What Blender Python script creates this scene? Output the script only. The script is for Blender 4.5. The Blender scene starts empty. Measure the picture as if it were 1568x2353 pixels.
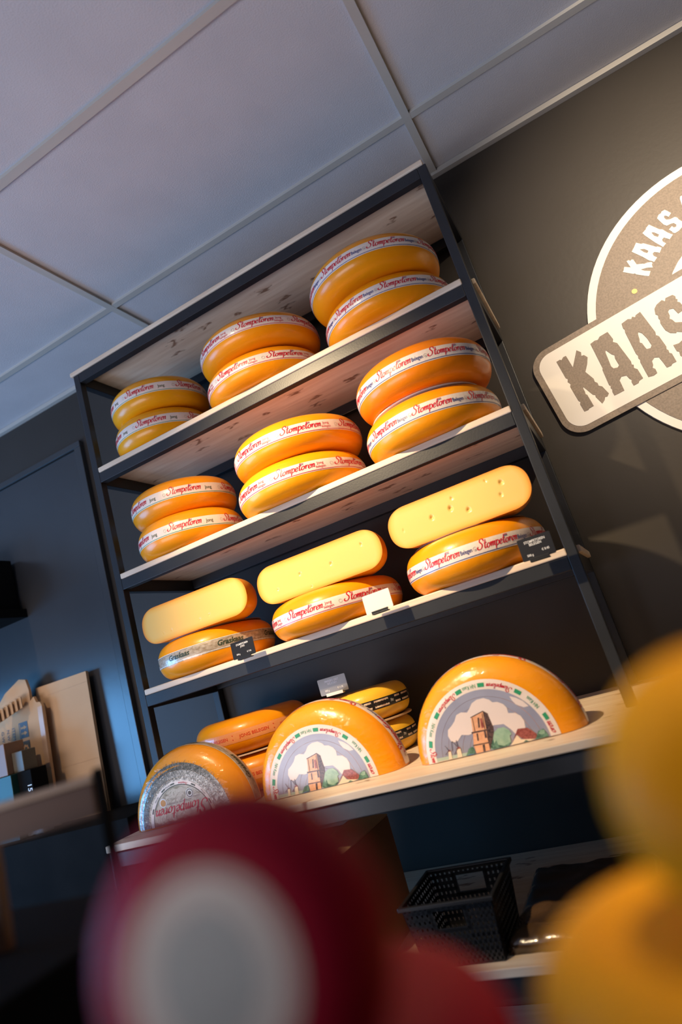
import bpy, bmesh, math, random
from mathutils import Vector, Matrix, noise
PI = math.pi
random.seed(7)
SC = bpy.context.scene
COL = SC.collection

# ------------------------------------------------------------ camera, light, exposure
CAM = Vector((1.4515, -1.5663, 0.2424))
RIGHT = Vector((0.86228, 0.42072, -0.28189))
DOWN = Vector((-0.35465, 0.10432, -0.92916))
FWD = Vector((-0.36151, 0.90117, 0.23917))
cd = bpy.data.cameras.new('camera')
co = bpy.data.objects.new('camera', cd)
COL.objects.link(co)
co.matrix_world = Matrix(((RIGHT.x, -DOWN.x, -FWD.x, CAM.x), (RIGHT.y, -DOWN.y, -FWD.y, CAM.y),
                          (RIGHT.z, -DOWN.z, -FWD.z, CAM.z), (0, 0, 0, 1)))
cd.sensor_fit = 'VERTICAL'
cd.sensor_height = 36
cd.lens = 1460.08 / 2353 * 36
cd.clip_start = 0.01
cd.dof.use_dof = True
cd.dof.focus_distance = 1.85
cd.dof.aperture_fstop = 1.75
SC.camera = co
SC.view_settings.view_transform = 'Standard'
SC.view_settings.look = 'None'
SC.view_settings.gamma = 1
SC.view_settings.exposure = 0.0

w = bpy.data.worlds.new('world')
SC.world = w
w.use_nodes = True
w.node_tree.nodes['Background'].inputs[0].default_value = (0.42, 0.46, 0.58, 1)
w.node_tree.nodes['Background'].inputs[1].default_value = 0.06


def spot(name, loc, target, power, color, angle, blend, radius=0.03):
    ld = bpy.data.lights.new(name, 'SPOT')
    ld.energy = power
    ld.color = color
    ld.spot_size = math.radians(angle)
    ld.spot_blend = blend
    ld.shadow_soft_size = radius
    lo = bpy.data.objects.new(name, ld)
    COL.objects.link(lo)
    lo.location = loc
    lo.rotation_euler = (Vector(target) - Vector(loc)).to_track_quat('-Z', 'Y').to_euler()


def area(name, loc, target, power, color, sx, sy):
    ld = bpy.data.lights.new(name, 'AREA')
    ld.shape = 'RECTANGLE'
    ld.size = sx
    ld.size_y = sy
    ld.energy = power
    ld.color = color
    lo = bpy.data.objects.new(name, ld)
    COL.objects.link(lo)
    lo.location = loc
    lo.rotation_euler = (Vector(target) - Vector(loc)).to_track_quat('-Z', 'Y').to_euler()


# ceiling track spots (warm), the shop window on the left and an added upward fill for the ceiling and undersides
spot('rack_spotlight', (0.42, -1.30, 1.66), (0.82, 0.05, 0.48), 300, (1.0, 0.75, 0.45), 50, 0.95)
spot('logo_spotlight', (2.30, -1.25, 1.66), (2.02, 0.39, 1.08), 250, (1.0, 0.79, 0.55), 56, 1.0)
spot('counter_spotlight', (1.75, -1.55, 1.66), (1.74, -0.98, 0.0), 112, (1.0, 0.76, 0.42), 38, 0.5)
spot('left_spotlight', (-0.9, -0.9, 1.66), (-0.85, 0.2, 0.35), 34, (1.0, 0.70, 0.42), 50, 0.9)
area('window_daylight', (-2.75, -1.45, 0.05), (0.5, -1.0, 0.05), 88, (0.14, 0.47, 1.0), 1.7, 1.3)
area('ceiling_fill', (-0.6, -3.0, -0.80), (-0.2, -1.2, 1.73), 150, (0.86, 0.83, 0.94), 2.6, 2.2)


# ------------------------------------------------------------ materials
def new_mat(name, color=(.8, .8, .8), rough=.5, metal=0, coat=0, spec=.5):
    m = bpy.data.materials.new(name)
    m.use_nodes = True
    b = m.node_tree.nodes['Principled BSDF']
    b.inputs['Base Color'].default_value = (*color, 1)
    b.inputs['Roughness'].default_value = rough
    b.inputs['Metallic'].default_value = metal
    b.inputs['Coat Weight'].default_value = coat
    b.inputs['Coat Roughness'].default_value = .12
    b.inputs['Specular IOR Level'].default_value = spec
    return m


def nodes(m):
    return m.node_tree.nodes, m.node_tree.links, m.node_tree.nodes['Principled BSDF']


def add_noise(m, c1, c2, scale=4, detail=4, stretch=(1, 1, 1), bump=0, bscale=None, lo=.3, hi=.7, coatbump=False):
    n, l, b = nodes(m)
    tc = n.new('ShaderNodeTexCoord')
    mp = n.new('ShaderNodeMapping')
    mp.inputs['Scale'].default_value = stretch
    l.new(tc.outputs['Object'], mp.inputs[0])
    nz = n.new('ShaderNodeTexNoise')
    nz.inputs['Scale'].default_value = scale
    nz.inputs['Detail'].default_value = detail
    l.new(mp.outputs[0], nz.inputs['Vector'])
    r = n.new('ShaderNodeValToRGB')
    r.color_ramp.elements[0].position = lo
    r.color_ramp.elements[1].position = hi
    r.color_ramp.elements[0].color = (*c1, 1)
    r.color_ramp.elements[1].color = (*c2, 1)
    l.new(nz.outputs[0], r.inputs[0])
    l.new(r.outputs[0], b.inputs['Base Color'])
    if bump:
        n2 = n.new('ShaderNodeTexNoise')
        n2.inputs['Scale'].default_value = bscale or scale * 4
        n2.inputs['Detail'].default_value = 3
        l.new(mp.outputs[0], n2.inputs['Vector'])
        bp = n.new('ShaderNodeBump')
        bp.inputs['Strength'].default_value = bump
        bp.inputs['Distance'].default_value = .004
        l.new(n2.outputs[0], bp.inputs['Height'])
        l.new(bp.outputs[0], b.inputs['Coat Normal' if coatbump else 'Normal'])
    return m


def pine(name, tint=1.0, rough=.5):
    m = new_mat(name, rough=rough)
    n, l, b = nodes(m)
    tc = n.new('ShaderNodeTexCoord')
    # long grain along X
    mp = n.new('ShaderNodeMapping')
    mp.inputs['Scale'].default_value = (1.2, 14, 14)
    l.new(tc.outputs['Object'], mp.inputs[0])
    g = n.new('ShaderNodeTexNoise')
    g.inputs['Scale'].default_value = 3.5
    g.inputs['Detail'].default_value = 6
    g.inputs['Distortion'].default_value = .6
    l.new(mp.outputs[0], g.inputs['Vector'])
    r = n.new('ShaderNodeValToRGB')
    r.color_ramp.elements[0].position = .34
    r.color_ramp.elements[1].position = .66
    r.color_ramp.elements[0].color = (.66 * tint, .50 * tint, .36 * tint, 1)
    r.color_ramp.elements[1].color = (.78 * tint, .64 * tint, .48 * tint, 1)
    l.new(g.outputs[0], r.inputs[0])
    # knots
    mk = n.new('ShaderNodeMapping')
    mk.inputs['Scale'].default_value = (7, 15, 3)
    l.new(tc.outputs['Object'], mk.inputs[0])
    nd = n.new('ShaderNodeTexNoise')
    nd.inputs['Scale'].default_value = 3.0
    l.new(mk.outputs[0], nd.inputs['Vector'])
    ad = n.new('ShaderNodeMixRGB')
    ad.blend_type = 'ADD'
    ad.inputs[0].default_value = 1.6
    l.new(mk.outputs[0], ad.inputs[1])
    l.new(nd.outputs['Color'], ad.inputs[2])
    v = n.new('ShaderNodeTexVoronoi')
    v.inputs['Scale'].default_value = 1.0
    v.voronoi_dimensions = '2D'
    l.new(ad.outputs[0], v.inputs['Vector'])
    kr = n.new('ShaderNodeValToRGB')
    kr.color_ramp.elements[0].position = .05
    kr.color_ramp.elements[1].position = .17
    kr.color_ramp.elements[0].color = (1, 1, 1, 1)
    kr.color_ramp.elements[1].color = (0, 0, 0, 1)
    l.new(v.outputs['Distance'], kr.inputs[0])
    sel = n.new('ShaderNodeSeparateColor')
    l.new(v.outputs['Color'], sel.inputs[0])
    mt = n.new('ShaderNodeMath')
    mt.operation = 'GREATER_THAN'
    mt.inputs[1].default_value = .60
    l.new(sel.outputs[0], mt.inputs[0])
    mm = n.new('ShaderNodeMath')
    mm.operation = 'MULTIPLY'
    l.new(mt.outputs[0], mm.inputs[0])
    l.new(kr.outputs[0], mm.inputs[1])
    mx = n.new('ShaderNodeMixRGB')
    mx.inputs[2].default_value = (.27 * tint, .16 * tint, .10 * tint, 1)
    l.new(mm.outputs[0], mx.inputs[0])
    l.new(r.outputs[0], mx.inputs[1])
    l.new(mx.outputs[0], b.inputs['Base Color'])
    bp = n.new('ShaderNodeBump')
    bp.inputs['Strength'].default_value = .15
    bp.inputs['Distance'].default_value = .002
    l.new(g.outputs[0], bp.inputs['Height'])
    l.new(bp.outputs[0], b.inputs['Normal'])
    return m


def cheese_mat(name, c1, c2, rough=.32, coat=.22, wrapped=False):
    m = new_mat(name, c1, rough, coat=coat)
    add_noise(m, c1, c2, 5, 3, bump=.25, bscale=28)
    n, l, b = nodes(m)
    b.inputs['Specular IOR Level'].default_value = .32
    b.inputs['Subsurface Weight'].default_value = .06
    b.inputs['Subsurface Radius'].default_value = (1, .45, .1)
    b.inputs['Subsurface Scale'].default_value = .01
    if wrapped:
        b.inputs['Coat Weight'].default_value = .9
        b.inputs['Coat Roughness'].default_value = .07
        tc = n.new('ShaderNodeTexCoord')
        mp = n.new('ShaderNodeMapping')
        mp.inputs['Scale'].default_value = (1, 2.2, 1)
        mp.inputs['Rotation'].default_value = (0, 0, .5)
        l.new(tc.outputs['Object'], mp.inputs[0])
        nz = n.new('ShaderNodeTexNoise')
        nz.inputs['Scale'].default_value = 26
        nz.inputs['Detail'].default_value = 4
        nz.inputs['Distortion'].default_value = 1.5
        l.new(mp.outputs[0], nz.inputs['Vector'])
        bp = n.new('ShaderNodeBump')
        bp.inputs['Strength'].default_value = .85
        bp.inputs['Distance'].default_value = .004
        l.new(nz.outputs[0], bp.inputs['Height'])
        l.new(bp.outputs[0], b.inputs['Coat Normal'])
    return m


M = {}
M['wall'] = add_noise(new_mat('wall_paint', rough=.42, spec=.22), (.043, .038, .033), (.050, .044, .039), 2.5, 3, bump=.05, bscale=60)
M['door'] = add_noise(new_mat('door_paint', rough=.24, spec=.7), (.034, .034, .036), (.040, .040, .042), 2.5, 3, bump=.04, bscale=40)
M['steel'] = add_noise(new_mat('powder_coated_steel', rough=.38, spec=.4), (.016, .018, .022), (.022, .024, .028), 9, 3, bump=.04, bscale=200)
M['black'] = add_noise(new_mat('black_laminate', rough=.85, spec=.06), (.005, .005, .005), (.008, .008, .008), 6, 3)
M['pine'] = pine('pine_board')
M['pine_dark'] = pine('pine_board_low', .8)
M['tile'] = add_noise(new_mat('ceiling_tile', rough=.95, spec=.1), (.52, .51, .52), (.56, .55, .56), 6, 5, bump=.25, bscale=260)
M['grid'] = add_noise(new_mat('ceiling_grid', rough=.5), (.46, .44, .40), (.51, .49, .44), 3, 2)
M['floor'] = add_noise(new_mat('floor', rough=.5), (.10, .08, .06), (.14, .11, .09), 3, 3)
M['card'] = add_noise(new_mat('cardboard', rough=.85, spec=.15), (.50, .32, .18), (.58, .38, .22), 3, 4, bump=.15, bscale=40)
M['card_edge'] = add_noise(new_mat('cardboard_edge', rough=.9), (.40, .25, .14), (.50, .32, .18), 30, 3)
M['card_red'] = add_noise(new_mat('cardboard_brown', rough=.8), (.28, .13, .06), (.36, .18, .09), 3, 4)
M['yellow'] = cheese_mat('rind_yellow', (.82, .33, .004), (.88, .39, .006))
M['orange'] = cheese_mat('rind_orange', (.84, .285, .003), (.88, .34, .005))
M['deep'] = cheese_mat('rind_deep_orange', (.80, .20, .002), (.86, .25, .003))
M['wrapped'] = cheese_mat('rind_orange_wrapped', (.84, .285, .003), (.90, .34, .005), .3, wrapped=True)
M['pale'] = cheese_mat('rind_pale_yellow', (.80, .44, .03), (.86, .50, .04))
M['wax_red'] = add_noise(new_mat('red_wax', rough=.55, spec=.16), (.33, .001, .018), (.38, .0015, .022), 8, 2)
M['wax_yellow'] = add_noise(new_mat('yellow_wax', rough=.45, coat=.05, spec=.2), (.88, .35, .002), (.94, .40, .003), 8, 2)
M['band'] = add_noise(new_mat('label_cream', rough=.35, coat=.3), (.78, .66, .58), (.84, .72, .64), 20, 3)
M['band_grass'] = add_noise(new_mat('label_grass', rough=.3, metal=.25, coat=.4), (.34, .25, .16), (.62, .54, .44), 90, 5, (1, 1, 2))
M['band_clear'] = add_noise(new_mat('label_translucent', rough=.3, coat=.5), (.80, .30, .10), (.84, .34, .12), 30, 3)
M['ink_black'] = new_mat('ink_black', (.012, .012, .014), .35, coat=.3)
M['ink_red'] = new_mat('ink_red', (.58, .012, .03), .4)
M['ink_orange_red'] = new_mat('ink_orange_red', (.70, .05, .01), .4)
M['ink_green'] = new_mat('ink_green', (.03, .30, .14), .4)
M['ink_navy'] = new_mat('ink_navy', (.03, .045, .20), .4)
M['ink_grey'] = new_mat('ink_grey', (.40, .36, .33), .4)
M['ink_olive'] = new_mat('ink_olive', (.10, .12, .07), .4)
M['ink_white'] = new_mat('ink_white', (.85, .83, .80), .45)
M['ink_moss'] = new_mat('ink_moss_green', (.035, .055, .03), .4)
M['photo'] = add_noise(new_mat('label_photo', rough=.35, coat=.3), (.45, .24, .16), (.85, .76, .62), 55, 5)
M['sky'] = add_noise(new_mat('label_sky', rough=.35, coat=.5), (.27, .28, .38), (.33, .34, .45), 14, 3)
M['cloud'] = new_mat('label_cloud', (.78, .66, .62), .4, coat=.4)
M['brick'] = add_noise(new_mat('label_brick', rough=.4, coat=.4), (.72, .34, .18), (.80, .44, .26), 160, 3)
M['roof'] = add_noise(new_mat('label_roof', rough=.4, coat=.4), (.18, .03, .03), (.42, .12, .10), 330, 3)
M['ink'] = add_noise(new_mat('label_line', rough=.4, coat=.4), (.02, .015, .02), (.16, .09, .08), 300, 3)
M['leaf'] = add_noise(new_mat('label_leaf', rough=.4, coat=.4), (.20, .36, .26), (.38, .54, .40), 60, 3)
M['dleaf'] = add_noise(new_mat('label_dark_leaf', rough=.4, coat=.4), (.02, .08, .06), (.14, .30, .22), 160, 3)
M['field'] = new_mat('label_field', (.42, .52, .44), .4, coat=.4)
M['lcream'] = new_mat('label_pale', (.82, .66, .48), .4, coat=.4)
M['lblue'] = new_mat('label_blue', (.06, .18, .36), .4, coat=.4)
M['paste'] = None
M['sign_black'] = add_noise(new_mat('sign_black', rough=.28, coat=.5), (.016, .016, .018), (.022, .022, .025), 5, 2)
M['sign_grey'] = add_noise(new_mat('sign_grey', rough=.30, coat=.5), (.12, .11, .095), (.15, .14, .12), 5, 2)
M['glare_and_board_white'] = add_noise(new_mat('glare_and_board_white', rough=.3, coat=.4), (.80, .74, .66), (.84, .78, .70), 5, 2)  # painted glare of one price card, also a pale cheese board
M['logo_dark'] = add_noise(new_mat('logo_taupe', rough=.5, spec=.3), (.20, .16, .125), (.27, .215, .17), 190, 4, lo=.35, hi=.65)
M['logo_white'] = new_mat('logo_white', (.80, .76, .70), .5, spec=.3)
M['logo_yellow'] = new_mat('logo_yellow', (.80, .55, .16), .5)
M['plastic_black'] = new_mat('black_plastic', (.012, .012, .013), .35)
M['bag'] = add_noise(new_mat('brown_plastic_bag', rough=.22, coat=.8), (.055, .030, .014), (.10, .055, .028), 9, 4, bump=.8, bscale=22)
M['tape'] = new_mat('packing_tape', (.52, .34, .22), .4, coat=.2)
M['ink_slate'] = new_mat('ink_slate', (.075, .10, .12), .6)
M['box_brown'] = add_noise(new_mat('brown_box', rough=.5, coat=.0), (.22, .115, .06), (.27, .14, .075), 3, 3)
M['box_olive'] = add_noise(new_mat('olive_box', rough=.5), (.10, .085, .055), (.13, .105, .07), 3, 3)
M['box_green'] = add_noise(new_mat('green_box', rough=.5), (.008, .045, .035), (.012, .06, .045), 3, 3)
M['film'] = add_noise(new_mat('crumpled_film', rough=.12, coat=1), (.30, .30, .30), (.62, .60, .58), 60, 4, bump=1, bscale=70)
M['wire'] = add_noise(new_mat('steel_wool', rough=.3, metal=.8), (.1, .1, .1), (.7, .68, .62), 200, 3)
M['wood_brown'] = add_noise(new_mat('brown_wood', rough=.5), (.07, .028, .012), (.11, .045, .018), 6, 4, (1, 6, 6))
M['wood_edge'] = add_noise(new_mat('pale_wood_edge', rough=.5), (.40, .28, .19), (.50, .36, .25), 6, 4, (1, 6, 6))  # paler wood for the top board of the stand
M['wood_orange'] = add_noise(new_mat('orange_wood', rough=.5), (.45, .20, .07), (.55, .26, .10), 6, 4, (6, 6, 1))


def make_paste():
    m = new_mat('cheese_paste', (.9, .6, .15), .38, coat=.35)
    n, l, b = nodes(m)
    a = n.new('ShaderNodeAttribute')
    a.attribute_name = 'rim'
    r = n.new('ShaderNodeValToRGB')
    e = r.color_ramp.elements
    e[0].position = 0
    e[0].color = (.84, .53, .14, 1)
    e[1].position = 1
    e[1].color = (.78, .25, .01, 1)
    x = r.color_ramp.elements.new(.55)
    x.color = (.84, .46, .08, 1)
    l.new(a.outputs['Fac'], r.inputs[0])
    tc = n.new('ShaderNodeTexCoord')
    nz = n.new('ShaderNodeTexNoise')
    nz.inputs['Scale'].default_value = 9
    l.new(tc.outputs['Object'], nz.inputs['Vector'])
    mx = n.new('ShaderNodeMixRGB')
    mx.blend_type = 'MULTIPLY'
    mx.inputs[0].default_value = .18
    l.new(r.outputs[0], mx.inputs[1])
    l.new(nz.outputs['Color'], mx.inputs[2])
    l.new(r.outputs[0], b.inputs['Base Color'])
    b.inputs['Subsurface Weight'].default_value = .15
    b.inputs['Subsurface Radius'].default_value = (1, .6, .2)
    b.inputs['Subsurface Scale'].default_value = .01
    n2 = n.new('ShaderNodeTexNoise')
    n2.inputs['Scale'].default_value = 30
    n2.inputs['Distortion'].default_value = 1.5
    l.new(tc.outputs['Object'], n2.inputs['Vector'])
    bp = n.new('ShaderNodeBump')
    bp.inputs['Strength'].default_value = .45
    bp.inputs['Distance'].default_value = .003
    l.new(n2.outputs[0], bp.inputs['Height'])
    l.new(bp.outputs[0], b.inputs['Coat Normal'])
    return m


M['paste'] = make_paste()


# ------------------------------------------------------------ helpers
def tag(o, label=None, cat=None, group=None, kind=None):
    if label: o['label'] = label
    if cat: o['category'] = cat
    if group: o['group'] = group
    if kind: o['kind'] = kind
    return o


def empty(name, loc=(0, 0, 0), rot=(0, 0, 0)):
    o = bpy.data.objects.new(name, None)
    COL.objects.link(o)
    o.location = loc
    o.rotation_euler = rot
    o.empty_display_size = .05
    return o


def link(name, me, parent=None, mats=(), smooth=False, loc=None):
    for m in mats:
        me.materials.append(M[m])
    if smooth:
        me.polygons.foreach_set('use_smooth', [True] * len(me.polygons))
    o = bpy.data.objects.new(name, me)
    COL.objects.link(o)
    if parent: o.parent = parent
    if loc: o.location = loc
    return o


def obj(name, bm, parent=None, mats=(), smooth=False, loc=None):
    me = bpy.data.meshes.new(name)
    bm.to_mesh(me)
    bm.free()
    return link(name, me, parent, mats, smooth, loc)


def add_box(bm, x0, x1, y0, y1, z0, z1, bevel=0, mi=0, seg=2):
    b2 = bmesh.new()
    bmesh.ops.create_cube(b2, size=1)
    for v in b2.verts:
        v.co = Vector(((x0 + x1) / 2 + v.co.x * (x1 - x0), (y0 + y1) / 2 + v.co.y * (y1 - y0), (z0 + z1) / 2 + v.co.z * (z1 - z0)))
    if bevel:
        bmesh.ops.bevel(b2, geom=b2.edges[:], offset=bevel, segments=seg, affect='EDGES', profile=.5)
    merge(bm, b2, mi=mi)


def merge(bm, b2, mat=None, mi=0):
    vm = {}
    for v in b2.verts:
        vm[v] = bm.verts.new(mat @ v.co if mat else v.co)
    for f in b2.faces:
        try:
            nf = bm.faces.new([vm[v] for v in f.verts])
            nf.material_index = mi
        except ValueError:
            pass
    b2.free()


def box(name, x0, x1, y0, y1, z0, z1, mats, parent=None, bevel=.001, seg=2):
    """a bevelled box whose origin sits at its own lower front left corner"""
    bm = bmesh.new()
    add_box(bm, 0, x1 - x0, 0, y1 - y0, 0, z1 - z0, bevel, seg=seg)
    return obj(name, bm, parent, mats, loc=(x0, y0, z0))


def poly2d(splines, extrude=0.0):
    """filled 2D outline (with holes) -> (verts, faces)"""
    cu = bpy.data.curves.new('outline', 'CURVE')
    cu.dimensions = '2D'
    cu.fill_mode = 'BOTH' if extrude else 'FRONT'
    cu.extrude = extrude
    for pts in splines:
        sp = cu.splines.new('POLY')
        sp.points.add(len(pts) - 1)
        for p, q in zip(sp.points, pts):
            p.co = (q[0], q[1], 0, 1)
        sp.use_cyclic_u = True
    o = bpy.data.objects.new('outline', cu)
    me = bpy.data.meshes.new_from_object(o)
    r = ([tuple(v.co) for v in me.vertices], [tuple(p.vertices) for p in me.polygons])
    bpy.data.objects.remove(o)
    bpy.data.curves.remove(cu)
    bpy.data.meshes.remove(me)
    return r


_txt = {}


def text2d(s, bold=0.0, shear=0.0, res=3):
    """builtin font text, cap height 1, starting at x = 0 -> (verts, faces, width)"""
    key = (s, bold, shear)
    if key in _txt: return _txt[key]
    cu = bpy.data.curves.new('txt', 'FONT')
    cu.body = s
    cu.size = 1
    cu.resolution_u = res
    cu.offset = bold
    cu.shear = shear
    o = bpy.data.objects.new('txt', cu)
    COL.objects.link(o)
    me = bpy.data.meshes.new_from_object(o)
    vs = [(v.co.x, v.co.y) for v in me.vertices]
    fs = [tuple(p.vertices) for p in me.polygons]
    bpy.data.objects.remove(o)
    bpy.data.curves.remove(cu)
    bpy.data.meshes.remove(me)
    x0 = min(v[0] for v in vs)
    x1 = max(v[0] for v in vs)
    k = 1 / .70
    vs = [((x - x0) * k, y * k) for x, y in vs]
    _txt[key] = (vs, fs, (x1 - x0) * k)
    return _txt[key]


def catmull(pts, n=5):
    P = [Vector(p) for p in pts]
    P = [P[0] * 2 - P[1]] + P + [P[-1] * 2 - P[-2]]
    out = []
    for i in range(1, len(P) - 2):
        a, b, c, d = P[i - 1:i + 3]
        for k in range(n):
            t = k / n
            out.append(.5 * ((2 * b) + (c - a) * t + (2 * a - 5 * b + 4 * c - d) * t * t + (3 * b - a - 3 * c + d) * t ** 3))
    out.append(P[-2])
    return out


# brush script letters: list of strokes, advance
SCRIPT = {
    'S': ([[(1.45, 1.62), (1.30, 2.05), (.95, 2.25), (.55, 2.15), (.42, 1.75), (.72, 1.35), (1.05, 1.0), (1.05, .45), (.65, .02), (.15, .05), (-.12, .38), (.08, .68)]], 1.45),
    't': ([[(.42, 1.95), (.30, .35), (.48, .02), (.80, .25)], [(.02, 1.12), (.80, 1.22)]], .78),
    'o': ([[(.62, .98), (.25, .85), (.08, .42), (.28, .02), (.62, .1), (.82, .55), (.62, .98), (.75, .80), (1.05, .80)]], .98),
    'm': ([[(0, .82), (.20, 1.0), (.18, .02)], [(.2, .55), (.55, 1.02), (.66, .75), (.60, .02)], [(.62, .55), (.98, 1.02), (1.10, .75), (1.04, .12), (1.32, .2)]], 1.34),
    'p': ([[(.02, .82), (.22, 1.02), (.10, -.75)], [(.20, .70), (.52, 1.04), (.88, .72), (.78, .18), (.42, -.02), (.16, .2)]], .98),
    'e': ([[(.10, .42), (.55, .55), (.72, .82), (.48, 1.02), (.14, .72), (.12, .28), (.40, 0), (.86, .28)]], .84),
    'r': ([[(0, .82), (.20, 1.02), (.24, .80), (.18, .02)], [(.22, .5), (.48, .95), (.80, .92)]], .78),
    'n': ([[(0, .82), (.20, 1.0), (.18, .02)], [(.2, .55), (.58, 1.02), (.76, .78), (.68, .14), (.98, .22)]], 1.0),
}


def script2d(word, weight=.21):
    """calligraphic strokes -> quads; unit = x-height"""
    vs, fs, x = [], [], 0
    for ch in word:
        strokes, adv = SCRIPT[ch]
        for st in strokes:
            pts = catmull(st, 4)
            base = len(vs)
            n = len(pts)
            for i, p in enumerate(pts):
                t = (pts[min(i + 1, n - 1)] - pts[max(i - 1, 0)])
                t = t.normalized() if t.length else Vector((1, 0))
                ang = math.atan2(t.y, t.x)
                wd = weight * (.42 + .62 * abs(math.sin(ang - .35)))
                if i in (0, n - 1): wd *= .6
                nx, ny = -t.y * wd / 2, t.x * wd / 2
                for s in (1, -1):
                    px, py = p.x + nx * s, p.y + ny * s
                    vs.append((x + px + py * .30, py))
            for i in range(n - 1):
                a = base + 2 * i
                fs.append((a, a + 1, a + 3, a + 2))
        x += adv
    return vs, fs, x


def prof(z, R, h, a, n=2.3):
    q = min(1, abs(2 * z / h))
    return R - a + a * (1 - q ** n) ** (1 / n)


def face_z(r, R, h, a, n=2.3):
    if r <= R - a: return h / 2
    q = min(1, (r - (R - a)) / a)
    return h / 2 * (1 - q ** n) ** (1 / n)


class Sheet:
    """collects flat artwork with material slots and maps it on a curved surface"""

    def __init__(self, mapf):
        self.bm = bmesh.new()
        self.map = mapf
        self.mats = []

    def slot(self, m):
        if m not in self.mats: self.mats.append(m)
        return self.mats.index(m)

    def add(self, vs, fs, m, u0=0, v0=0, s=1, rot=0, off=0.0, sx=None):
        c, sn = math.cos(rot), math.sin(rot)
        sx = sx or s
        out = []
        for v in vs:
            x, y = v[0] * sx, v[1] * s
            out.append(self.bm.verts.new(self.map(u0 + x * c - y * sn, v0 + x * sn + y * c, off)))
        mi = self.slot(m)
        for f in fs:
            try:
                g = self.bm.faces.new([out[i] for i in f])
                g.material_index = mi
            except ValueError:
                pass

    def text(self, s, m, u, v, cap, width=None, align='C', bold=0, shear=0, rot=0, off=0):
        vs, fs, w = text2d(s, bold, shear)
        sx = width / w if width else cap
        W = w * sx
        dx = {'C': -W / 2, 'L': 0, 'R': -W}[align]
        self.add(vs, fs, m, u + dx * math.cos(rot), v + dx * math.sin(rot), cap, rot, off, sx)
        return W

    def script(self, s, m, u, v, width, rot=0, off=0, weight=.24, ysc=1):
        vs, fs, w = script2d(s, weight)
        sx = width / w
        dx = -width / 2
        self.add(vs, fs, m, u + dx * math.cos(rot), v + dx * math.sin(rot), sx * ysc, rot, off, sx)

    def rect(self, x0, x1, y0, y1, m, n=1, off=0):
        vs, fs = [], []
        for i in range(n + 1):
            x = x0 + (x1 - x0) * i / n
            vs += [(x, y0), (x, y1)]
        for i in range(n):
            fs.append((2 * i, 2 * i + 2, 2 * i + 3, 2 * i + 1))
        self.add(vs, fs, m, off=off)

    def ring(self, u, v, r0, r1, m, n=20, off=0, sq=1):
        vs, fs = [], []
        for i in range(n):
            t = 2 * PI * i / n
            vs += [(r0 * math.cos(t), r0 * math.sin(t)), (r1 * math.cos(t), r1 * math.sin(t))]
        for i in range(n):
            j = (i + 1) % n
            fs.append((2 * i, 2 * i + 1, 2 * j + 1, 2 * j))
        self.add(vs, fs, m, u, v, off=off)

    def build(self, name, parent):
        bmesh.ops.recalc_face_normals(self.bm, faces=self.bm.faces[:])
        return obj(name, self.bm, parent, self.mats)

# ------------------------------------------------------------ measured places
W, D, H = 1.36, 0.3856, 1.4828
T, B, BT = 0.0258, 0.0344, 0.0175
Z1, Z2, Z3 = 1.1027, 0.7288, 0.3542
WALL, CEIL = 0.3906, 1.7289
FLOOR = -0.90

# ------------------------------------------------------------ the room
def struct(o):
    o['kind'] = 'structure'
    return o


struct(box('wall_back', -3.0, 4.2, WALL, WALL + .12, FLOOR, CEIL + .1, ['wall'], bevel=0))
struct(box('floor', -3.0, 4.2, -5.5, WALL, FLOOR - .1, FLOOR, ['floor'], bevel=0))
ceil = empty('ceiling', (0, 0, CEIL))
struct(ceil)
xs = [-3.0, -2.26, -1.06, 0.14, 1.34, 2.54, 4.2]
ys = [WALL] + [0.085 - .6 * k for k in range(0, 9)]
bm = bmesh.new()
for i in range(len(xs) - 1):
    for j in range(len(ys) - 1):
        add_box(bm, xs[i] + .014, xs[i + 1] + .010, ys[j + 1] + .014, min(WALL, ys[j] + .010), .0075, .022, .0012)
obj('ceiling_tiles', bm, ceil, ['tile'])
bm = bmesh.new()
for x in xs[1:-1]:
    add_box(bm, x, x + .024, ys[-1], WALL, -.003, .0075)
for y in ys[1:-1]:
    add_box(bm, xs[0], xs[-1], y - .0005, y + .0235, -.0025, .0076)
obj('ceiling_grid', bm, ceil, ['grid'])
struct(box('trim_1', -3.0, 4.2, WALL - .022, WALL, CEIL - .012, CEIL + .006, ['grid'], bevel=.001))

# flush door with a raised frame, left of the rack
door = empty('door_1', (-.38, WALL, 0))
struct(door)
dz = 1.488
box('door_leaf', -.88, -.04, -.012, 0, -.40, dz - .03, ['door'], door, .001)
bm = bmesh.new()
add_box(bm, -.92, .0, -.024, 0, dz - .026, dz, .002)
add_box(bm, -.036, .0, -.024, 0, -.40, dz - .0262, .002)
add_box(bm, -.92, -.884, -.024, 0, -.40, dz - .0262, .002)
obj('door_frame', bm, door, ['door'])

# ------------------------------------------------------------ steel rack with pine boards
rack = empty('shelving_rack', (0, 0, 0))
tag(rack, 'tall black steel shelving rack with pale pine boards standing on the counter', 'shelf rack')
for x in (0, W - T):
    for y in (0, D - T):
        box('post', x, x + T, y, y + T, 0, H, ['steel'], rack, .0022)
for z in (H, Z1, Z2, Z3):
    bs = B + .006
    box('front_rail', T, W - T, 0, T, z - B, z, ['steel'], rack, .0015)
    box('back_rail', T, W - T, D - T, D, z - B, z, ['steel'], rack, .0015)
    for x in (0, W - T):
        box('side_rail', x + .0005, x + T - .0005, T, D - T, z - bs, z - .0003, ['steel'], rack, .0015)


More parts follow.
